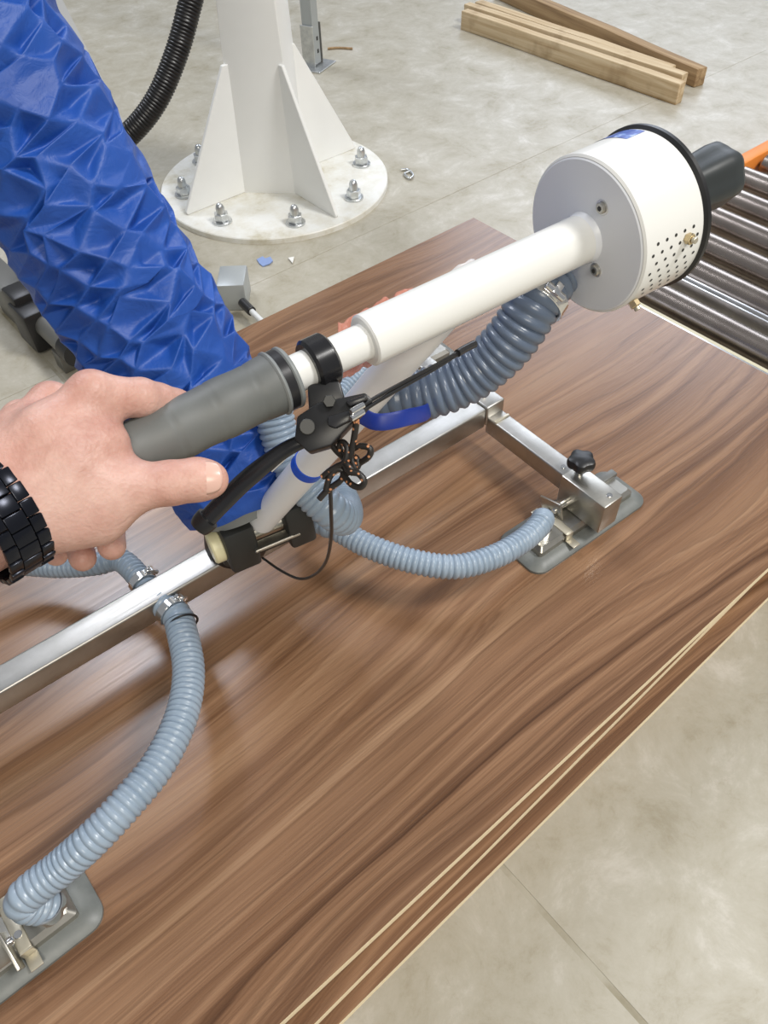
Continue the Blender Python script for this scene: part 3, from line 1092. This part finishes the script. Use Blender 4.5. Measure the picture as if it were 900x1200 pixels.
# vent holes
bm = bmesh.new()
for i in range(7):
    for j in range(5 + (1 if i % 2 else 0)):
        ang = -38 - 7.0 * i
        s = D0 + 0.012 + 0.0088 * j + (0.0 if i % 2 == 0 else -0.0044)
        p = on_drum(s, ang, DR + 0.0002)
        nrm = (p - (HA + hdv * s)).normalized()
        tmp = bmesh.ops.create_circle(bm, cap_ends=True, radius=0.0013, segments=10, matrix=Matrix.Translation(p) @ nrm.to_track_quat('Z', 'Y').to_matrix().to_4x4())
vh = mk_bm('vent_holes', bm, 'hole_dark', drum)
vh['kind'] = 'stuff'
for s, ang in ((D0 + 0.041, -44), (D0 + 0.008, -88)):
    p = on_drum(s, ang, DR)
    nrm = (p - (HA + hdv * s)).normalized()
    fb = cyl('vent_fitting', p, p + nrm * 0.005, 0.0040, 'brass', drum, 6, 0.0005)
    cyl('fitting_tip', p + nrm * 0.005, p + nrm * 0.008, 0.0024, 'clip_steel', drum, 14, 0.0004)
# rubber knob behind the drum
K0 = D0 + DL + 0.004
bm = bmesh.new()
kp = []
for s, r in ((0.0, 0.024), (0.004, 0.0215), (0.012, 0.0200), (0.035, 0.0205), (0.055, 0.0225), (0.072, 0.0240), (0.082, 0.0235), (0.088, 0.020), (0.091, 0.013)):
    poly = []
    for k in range(48):
        a = 2 * PI * k / 48
        rr_ = r * (1 + 0.05 * math.cos(6 * a))
        poly.append(HA + hdv * (K0 + s) + (e1 * math.cos(a) + e2 * math.sin(a)) * rr_)
    kp.append([bm.verts.new(p) for p in poly])
for i in range(len(kp) - 1):
    for k in range(48):
        k2 = (k + 1) % 48
        bm.faces.new((kp[i][k], kp[i][k2], kp[i + 1][k2], kp[i + 1][k]))
bm.faces.new(kp[-1])
bm.faces.new(kp[0][::-1])
kn = mk_bm('rear_grip', bm, 'knob_rubber', lf, True, 50)
kn['label'] = 'dark rubber knob behind the white drum'

# tilting arm tube
T0, T2 = pd(306, 610, 0.875), HA + hdv * sx(528)
tdv = (T2 - T0).normalized()
TL = (T2 - T0).length


def t_at(px_):
    lo, hi = 0.0, TL
    for _ in range(50):
        m_ = (lo + hi) / 2
        if proj_x(T0 + tdv * m_) < px_:
            lo = m_
        else:
            hi = m_
    return lo


TR = 0.0158
arm_t = cyl('arm_tube', T0, T0 + tdv * t_at(400), TR, 'white_plastic', lf, 48, 0.002)
cyl('upper_arm_tube', T0 + tdv * t_at(392), T2, 0.0150, 'white_plastic', lf, 48, 0.001)
tube_ring('blue_ring', T0 + tdv * t_at(362), tdv, TR - 0.001, TR + 0.0009, 0.013, 'ring_blue', lf)
# blue strap tying hose and arm tube
sweep('blue_strap', [pd(424, 487, 0.60), pd(438, 494, 0.592), pd(455, 494, 0.592), pd(478, 489, 0.60), pd(500, 483, 0.632), pd(508, 472, 0.69)], 0.005, 'strap_blue', lf, 0.004, 14, flat=(1.3, 0.25), up0=tuple(CDN))

# pivot blocks on an axle parallel to the beam
pvx = BX
P1, P2 = pd(277, 631, 0.885), pd(343, 604, 0.905)
pvx = (P2 - P1).normalized()
RP = frame_from(pvx, Vector((0, 0.15, 1)))
b1 = mk_bm('pivot_block', bm_box(0.036, 0.050, 0.058, Matrix.Translation(P1) @ RP, 0.005, 2), 'block_plastic', lf, True, 30)
b2 = mk_bm('pivot_block', bm_box(0.032, 0.056, 0.058, Matrix.Translation(P2 + Vector((0, 0, 0.004))) @ RP, 0.005, 2), 'block_plastic', lf, True, 30)
cyl('axle', P1 - pvx * 0.02, P2 + pvx * 0.02, 0.010, 'stainless_sheet', lf)
cap = cyl('axle_cap', P1 - pvx * 0.031, P1 - pvx * 0.017, 0.0185, 'cream_plastic', lf, 40, 0.002)
cap['label'] = 'round cream axle cap'
mk_bm('link_plate', bm_box(0.055, 0.016, 0.004, Matrix.Translation((P1 + P2) / 2 + Vector((0, -0.022, -0.002))) @ RP, 0.001, 1), 'stainless_sheet', lf, True)
# saddle carrying the blocks on the beam
mk_bm('pivot_saddle', bm_box(0.095, 0.045, 0.05, Matrix.Translation((P1 + P2) / 2 + Vector((0, 0.035, -0.035))) @ RP, 0.006, 2), 'block_plastic', lf, True)
mk_bm('saddle_post', bm_box(0.05, 0.036, 0.07, Matrix.Translation(bpt(-0.915, 0.0, 0.648)) @ RB, 0.004, 2), 'block_plastic', lf, True)

# control body under the tube clamp, lever and cables
prism('clamp_foot', [(360, 450), (398, 446), (404, 468), (392, 480), (362, 484)], 0.497, 0.022, 'black_plastic', lf, 0.0015)
body = prism('control_body', [(348, 488), (372, 472), (428, 460), (437, 469), (388, 522), (361, 530), (345, 515)], 0.487, 0.022, 'black_plastic', lf, 0.0013)
prism('adjuster_block', [(384, 488), (420, 478), (426, 485), (393, 502), (384, 498)], 0.482, 0.010, 'black_satin', body, 0.001)
prism('knurled_edge', [(404, 470), (427, 462), (432, 467), (410, 477)], 0.481, 0.010, 'black_satin', body, 0.0015)
cyl('clamp_screw', pd(386, 470, 0.482), pd(386, 470, 0.492), 0.0042, 'block_plastic', body, 6, 0.0005)
cyl('clamp_screw', pd(360, 500, 0.480), pd(360, 500, 0.490), 0.0050, 'block_plastic', body, 16, 0.0005)
lever = sweep('brake_lever', [pd(372, 512, 0.497), pd(350, 519, 0.497), pd(325, 533, 0.499), pd(290, 561, 0.503), pd(262, 588, 0.508), pd(236, 615, 0.512)],
              lambda s, Lt: 0.0042 + 0.0020 * min(1, s / (0.5 * Lt)), 'black_anodised', lf, 0.002, 24, flat=(1.0, 0.72), up0=tuple(CDN))
sweep('lever_tip', [pd(244, 607, 0.511), pd(238, 613, 0.512), pd(233, 619, 0.513)], lambda s, Lt: 0.0083 - 0.0016 * (s / Lt) ** 3, 'black_plastic', lever, 0.0008, 24, flat=(1.0, 0.8), up0=tuple(CDN))
sweep('pull_wire', [pd(372, 507, 0.503), pd(348, 523, 0.504), pd(331, 540, 0.506), pd(318, 552, 0.508)], 0.0009, 'chrome', lf, 0.002, 10)
for k, dy in enumerate((-3, 3)):
    sweep('control_cable', [pd(412, 487 + dy, 0.478), pd(440, 469 + dy, 0.492), pd(470, 452 + dy * 0.8, 0.510), pd(510, 430 + dy * 0.6, 0.535), pd(548, 407 + dy * 0.3, 0.566)], 0.0013, 'black_plastic', lf, 0.003, 12)
    cyl('cable_stop', pd(411, 487 + dy * 1.3, 0.476), pd(426, 478 + dy * 1.3, 0.482), 0.0021, 'chrome', lf, 16, 0.0005)
sweep('cable_tip', [pd(536, 414, 0.555), pd(546, 408, 0.562), pd(556, 403, 0.569)], 0.0028, 'black_satin', lf, 0.002, 14)

# knotted cord hanging from the cable stop
cl = lambda L_: [pd(x, y, d) for x, y, d in L_]
for pts in ([(418, 486, 0.486), (417, 500, 0.49), (414, 518, 0.495), (410, 536, 0.50), (404, 545, 0.503), (408, 556, 0.500)],
            [(408, 530, 0.503), (420, 523, 0.498), (433, 525, 0.495), (433, 534, 0.497), (424, 541, 0.502), (414, 545, 0.506), (406, 540, 0.508)],
            [(404, 545, 0.500), (410, 553, 0.494), (420, 555, 0.492), (427, 564, 0.492), (422, 571, 0.495), (411, 567, 0.499), (403, 556, 0.503), (402, 545, 0.506)],
            [(388, 520, 0.506), (394, 528, 0.505), (402, 536, 0.503), (408, 546, 0.498), (416, 552, 0.500), (412, 538, 0.503), (417, 536, 0.503), (420, 545, 0.503), (414, 553, 0.505)],
            [(378, 559, 0.508), (386, 552, 0.505), (396, 546, 0.503), (404, 541, 0.500), (407, 525, 0.498), (401, 518, 0.500), (398, 525, 0.504), (404, 535, 0.508)],
            [(374, 585, 0.512), (382, 576, 0.510), (390, 570, 0.508), (400, 562, 0.506), (402, 552, 0.504), (394, 550, 0.504), (386, 560, 0.506), (382, 574, 0.509)]):
    o = sweep('knotted_cord', cl(pts), 0.0021, 'cord', lf, 0.0012, 12)
sweep('loop_wire', cl([(387, 572, 0.512), (388, 600, 0.54), (388, 630, 0.59), (382, 658, 0.66), (368, 674, 0.73), (350, 678, 0.79), (328, 668, 0.84), (308, 654, 0.875)]), 0.0014, 'black_plastic', lf, 0.004, 12)

# ------------------------------------------------------------------ hoses of the lifter
RIB = (0.0072, 0.0028)


def clamp_ring(p, axis, r, par, name='hose_clamp', wdt=0.011, sdir=None):
    c = tube_ring(name, p, axis, r - 0.001, r + 0.0012, wdt, 'chrome', par, 40, 0.0004)
    a = Vector(axis).normalized()
    s = sdir if sdir is not None else (a.cross(Vector((0, 0, 1)))).normalized()
    s = (s - a * s.dot(a)).normalized()
    tdir = a.cross(s)
    q = Vector(p) + s * (r + 0.003)
    cyl('clamp_screw', q - tdir * 0.009, q + tdir * 0.009, 0.0034, 'chrome', par, 14, 0.0005)
    box('clamp_lug', q + a * 0.002, (0.006, 0.007, 0.010), 'chrome', par, frame_from(tdir, a), 0.0008)
    return c


# near-left hose, beam to left pad
port_l = mm_l @ Vector((-0.073, 0.004, 0.036))
h1 = [bpt(-1.040, -0.010, 0.602), bpt(-1.036, -0.040, 0.603), pz(212, 735, 0.602), pz(221, 785, 0.607), pz(213, 838, 0.615), pz(186, 895, 0.622), pz(146, 944, 0.625), pz(108, 984, 0.616), pz(72, 1016, 0.597), port_l + Vector((-0.010, 0.008, 0.024)), port_l + Vector((0, 0, -0.004))]
hose1 = sweep('suction_hose', h1, 0.0185, 'hose_grey', lf, 0.0011, 28, rib=RIB)
clamp_ring(bpt(-1.038, -0.031, 0.603), (h1[1] - h1[0]), 0.0188, hose1, sdir=Vector((0.8, -0.1, 0.6)))
tube_ring('hose_stripe', bpt(-1.035, -0.054, 0.603), pz(212, 735, 0.602) - h1[1], 0.016, 0.0188, 0.002, 'black_plastic', hose1)
# far-left hose, beam to far pad
port_fl = mm_fl @ Vector((-0.073, 0.004, 0.036))
h2 = [bpt(-1.045, 0.010, 0.602), bpt(-1.045, 0.042, 0.602), pz(140, 656, 0.600), pz(112, 661, 0.594), pz(70, 664, 0.585), pz(20, 662, 0.578), pz(-35, 672, 0.585), port_fl + Vector((0.0, 0.0, 0.03)), port_fl]
hose2 = sweep('suction_hose', h2, 0.0155, 'hose_grey', lf, 0.0011, 24, rib=(0.0068, 0.0026))
clamp_ring(bpt(-1.045, 0.032, 0.602), (h2[1] - h2[0]), 0.0165, hose2, sdir=Vector((0.7, 0.5, 0.6)))
# near-right hose, beam to right pad
port_r = mm_r @ Vector((-0.073, 0.004, 0.036))
h3 = [bpt(-0.815, -0.006, 0.604), bpt(-0.813, -0.038, 0.605), pz(392, 618, 0.606), pz(432, 640, 0.604), pz(485, 658, 0.600), pz(535, 664, 0.594), pz(580, 652, 0.588), pz(612, 634, 0.581), pz(630, 618, 0.575), port_r + Vector((0.004, -0.002, 0.016)), port_r]
hose3 = sweep('suction_hose', h3, 0.0165, 'hose_grey', lf, 0.0011, 28, rib=RIB)
clamp_ring(bpt(-0.814, -0.026, 0.605), (h3[1] - h3[0]), 0.0170, hose3, sdir=Vector((-0.5, -0.2, 0.8)))
# far-right hose, mostly hidden
port_fr = mm_fr @ Vector((-0.073, 0.004, 0.036))
h4 = [bpt(-0.83, 0.006, 0.604), bpt(-0.82, 0.05, 0.606), bpt(-0.76, 0.11, 0.604), bpt(-0.66, 0.16, 0.60), bpt(-0.585, 0.19, 0.600), port_fr + Vector((0, 0, 0.03)), port_fr]
sweep('suction_hose', h4, 0.0155, 'hose_grey', lf, 0.0012, 24, rib=RIB)
# supply hose sagging beside the arm tube
h5 = [pd(318, 470, 0.80), pd(326, 505, 0.81), pd(342, 545, 0.82), pd(366, 578, 0.825), pd(388, 598, 0.83), pd(402, 606, 0.855), pd(404, 596, 0.90), pd(396, 575, 0.94)]
hose5 = sweep('supply_hose', h5, 0.0205, 'hose_grey', lf, 0.0011, 30, rib=(0.0066, 0.0026))
# hose between drum and arm tube, its shade put into a darker colour
h6 = [pd(647, 322, 0.615), pd(628, 352, 0.612), pd(606, 388, 0.622), pd(580, 418, 0.635), pd(545, 444, 0.648), pd(508, 459, 0.655), pd(472, 466, 0.662), pd(446, 471, 0.675)]
hose6 = sweep('valve_hose', h6, 0.0222, 'hose_grey_shaded', lf, 0.0012, 32, rib=(0.0079, 0.0031))
clamp_ring(pd(630, 349, 0.613), (h6[0] - h6[1]), 0.0228, hose6, sdir=-CF + CR * 0.4)
# orange and clear plastic wrap behind the main tube
def crumple(name, quad, nu, nv, amp, mat, seed):
    bm = bmesh.new()
    g = []
    for i in range(nu + 1):
        row = []
        for j in range(nv + 1):
            u, v_ = i / nu, j / nv
            p = (quad[0] * (1 - u) + quad[1] * u) * (1 - v_) + (quad[3] * (1 - u) + quad[2] * u) * v_
            k = mnoise.noise(Vector((u * 5 + seed, v_ * 5, 1.3))) * amp
            k2 = mnoise.noise(Vector((u * 11 + seed, v_ * 9, 7.3))) * amp * 0.5
            row.append(bm.verts.new(p + CF * (k + k2) + CDN * k2))
        g.append(row)
    for i in range(nu):
        for j in range(nv):
            bm.faces.new((g[i][j], g[i + 1][j], g[i + 1][j + 1], g[i][j + 1]))
    o = mk_bm(name, bm, mat, lf, True, 60)
    md = o.modifiers.new('thickness', 'SOLIDIFY')
    md.thickness = 0.0006
    return o


crumple('plastic_wrap', [pd(397, 381, 0.545), pd(484, 333, 0.575), pd(478, 402, 0.565), pd(393, 450, 0.535)], 30, 16, 0.006, 'orange_wrap', 2.0)
crumple('clear_film', [pd(440, 363, 0.530), pd(556, 302, 0.562), pd(560, 330, 0.566), pd(440, 395, 0.533)], 30, 8, 0.003, 'clear_film', 5.0)

# ------------------------------------------------------------------ the hand
def capsule(p, a, b_, ra_, rb_):
    a, b_ = np.array(a), np.array(b_)
    ab = b_ - a
    t_ = np.clip(((p - a) @ ab) / (ab @ ab), 0, 1)
    return np.linalg.norm(p - (a + t_[:, None] * ab), axis=1) - (ra_ + (rb_ - ra_) * t_)


def smin(a, b_, k):
    h_ = np.clip(0.5 + 0.5 * (b_ - a) / k, 0, 1)
    return b_ + (a - b_) * h_ - k * h_ * (1 - h_)


def chain(p, pts, k=0.004):
    d = None
    for (A_, ra_), (B_, rb_) in zip(pts[:-1], pts[1:]):
        c_ = capsule(p, A_, B_, ra_, rb_)
        d = c_ if d is None else smin(d, c_, k)
    return d


H = lambda x, y, d, r: (pd(x, y, d), r)
WR = H(2, 596, 0.432, 0.026)


def hand_sdf(p):
    palm = chain(p, [H(-10, 560, 0.430, 0.021), H(60, 512, 0.432, 0.0175), H(107, 461, 0.440, 0.0118)], 0.01)
    palm = smin(palm, chain(p, [H(-15, 560, 0.437, 0.021), H(25, 515, 0.445, 0.0165), H(60, 473, 0.458, 0.0122)], 0.01), 0.010)
    palm = smin(palm, chain(p, [H(-15, 575, 0.447, 0.021), H(5, 525, 0.462, 0.0160), H(26, 492, 0.477, 0.0118)], 0.01), 0.012)
    palm = smin(palm, chain(p, [H(-10, 590, 0.452, 0.020), H(0, 550, 0.475, 0.0150), H(8, 525, 0.492, 0.0105)], 0.01), 0.012)
    palm = smin(palm, capsule(p, pd(35, 570, 0.428), pd(119, 522, 0.440), 0.021, 0.0160), 0.016)      # first web
    palm = smin(palm, capsule(p, pd(40, 604, 0.434), pd(112, 600, 0.442), 0.0235, 0.0195), 0.016)      # thumb ball
    palm = smin(palm, capsule(p, pd(95, 560, 0.436), pd(128, 570, 0.440), 0.020, 0.0150), 0.014)
    arm = chain(p, [(WR[0], 0.0245), (pd(-60, 632, 0.412), 0.0265), (pd(-190, 700, 0.375), 0.031), (pd(-470, 850, 0.30), 0.038)], 0.01)
    arm2 = chain(p, [(pd(12, 575, 0.436), 0.0215), (pd(-70, 612, 0.415), 0.0245), (pd(-200, 680, 0.378), 0.030)], 0.01)
    palm = smin(palm, smin(arm, arm2, 0.012), 0.016)
    thumb = chain(p, [H(85, 590, 0.437, 0.0185), H(142, 574, 0.441, 0.0143), H(165, 570, 0.443, 0.0128), H(200, 566, 0.446, 0.0122), H(232, 562, 0.449, 0.0120), H(246, 562, 0.450, 0.0108)], 0.005)
    d = smin(palm, thumb, 0.010)
    index = chain(p, [H(107, 461, 0.440, 0.0118), H(140, 466, 0.450, 0.0112), H(165, 466, 0.459, 0.0112), H(186, 469, 0.470, 0.0098), H(206, 474, 0.480, 0.0092), H(224, 478, 0.488, 0.0080)], 0.004)
    d = smin(d, index, 0.008)
    mid_ = chain(p, [H(60, 473, 0.458, 0.0122), H(98, 494, 0.497, 0.0108), H(122, 560, 0.514, 0.0096), H(128, 612, 0.500, 0.0092), H(131, 640, 0.480, 0.0088)], 0.004)
    ring_ = chain(p, [H(26, 492, 0.477, 0.0118), H(58, 520, 0.517, 0.0102), H(80, 590, 0.528, 0.0092), H(90, 630, 0.514, 0.0088), H(97, 654, 0.494, 0.0086)], 0.004)
    pink = chain(p, [H(8, 525, 0.492, 0.0105), H(26, 552, 0.528, 0.0092), H(45, 610, 0.536, 0.0084), H(58, 640, 0.524, 0.0080), H(66, 650, 0.508, 0.0076)], 0.004)
    d = smin(d, mid_, 0.005)
    d = smin(d, ring_, 0.004)
    d = smin(d, pink, 0.004)
    return d


cpts = [pd(-480, 870, 0.30), pd(280, 560, 0.45), pd(60, 440, 0.54), pd(60, 700, 0.52), pd(-190, 700, 0.37), pd(-300, 640, 0.42), pd(100, 420, 0.42), pd(120, 680, 0.42)]
lo = np.min([tuple(q) for q in cpts], axis=0) - 0.05
hi = np.max([tuple(q) for q in cpts], axis=0) + 0.05
vs, fs = sdf_mesh(hand_sdf, lo, hi, 0.0019)
person = thing('person', pd(60, 560, 0.45), 'bare left forearm and hand gripping the dark grey handle, thumb stretched forward', 'person')
hand = mk('body', vs, fs, 'skin', person, True)
md = hand.modifiers.new('soften', 'SMOOTH')
md.factor = 0.5
md.iterations = 4
# thumbnail: a curved plate on the thumb tip
nc = pd(246, 559, 0.4385)
ta = (pd(246, 562, 0.450) - pd(200, 566, 0.446)).normalized()
nn = (-CF * 0.96 - CDN * 0.10 + CR * 0.18)
nn = (nn - ta * nn.dot(ta)).normalized()
tb = nn.cross(ta).normalized()
tc_ = pd(241, 562, 0.4498)
bm = bmesh.new()
gr = []
for i in range(13):
    row = []
    for j in range(13):
        u, v_ = -1 + 2 * i / 12, -1 + 2 * j / 12
        uu = u * math.sqrt(max(0, 1 - 0.5 * v_ ** 2 * (0.55 if u < 0 else 0.9)))
        vv = v_ * math.sqrt(max(0, 1 - 0.5 * u ** 2 * 0.55))
        x = uu * 0.0096
        a = vv * 0.92
        r = 0.01145 - 0.0013 * max(0, u) ** 2 + 0.0002
        row.append(bm.verts.new(tc_ + ta * x + (nn * math.cos(a) + tb * math.sin(a)) * r))
    gr.append(row)
for i in range(12):
    for j in range(12):
        bm.faces.new((gr[i][j], gr[i + 1][j], gr[i + 1][j + 1], gr[i][j + 1]))
nl = mk_bm('thumbnail', bm, 'nail', person, True, 60)
md = nl.modifiers.new('thickness', 'SOLIDIFY')
md.thickness = 0.0006
md.offset = 1.0

# ------------------------------------------------------------------ wristwatch bracelet
wa_ = (pd(60, 560, 0.445) - pd(-190, 695, 0.376)).normalized()
wc = pd(-11, 603, 0.4255)
un = (-CF - wa_ * (-CF).dot(wa_)).normalized()          # towards viewer
ur = wa_.cross(un).normalized()
watch = thing('wristwatch', wc, 'black steel link watch bracelet around the wrist', 'watch')
NL = 24
RA, RBm = 0.0360, 0.0325
for k in range(NL):
    a = 2 * PI * k / NL
    p = wc + ur * (RA * math.cos(a)) + un * (RBm * math.sin(a))
    tang = (-ur * RA * math.sin(a) + un * RBm * math.cos(a))
    seglen = tang.length * 2 * PI / NL
    nrm = tang.cross(wa_).normalized()
    rot = frame_from(wa_, nrm)
    ln = mk_bm('link', bm_box(0.0110, seglen * 0.97, 0.0034, Matrix.Translation(p + nrm * 0.0003) @ rot, 0.0007, 2), 'watch_steel', watch, True, 30)
    pe = p + tang.normalized() * seglen * 0.5
    for sd_ in (-1, 1):
        mk_bm('outer_link', bm_box(0.0072, seglen * 0.97, 0.0032, Matrix.Translation(p + tang.normalized() * seglen * 0.38 + wa_ * sd_ * 0.0093) @ rot, 0.0007, 2), 'watch_steel', ln, True, 30)

# ------------------------------------------------------------------ put the floor at height 0
for o in list(sc.objects):
    if o.parent is None:
        if o.type == 'CAMERA':
            mw = o.matrix_world.copy()
            mw[2][3] -= ZF
            o.matrix_world = mw
        else:
            o.location.z -= ZF
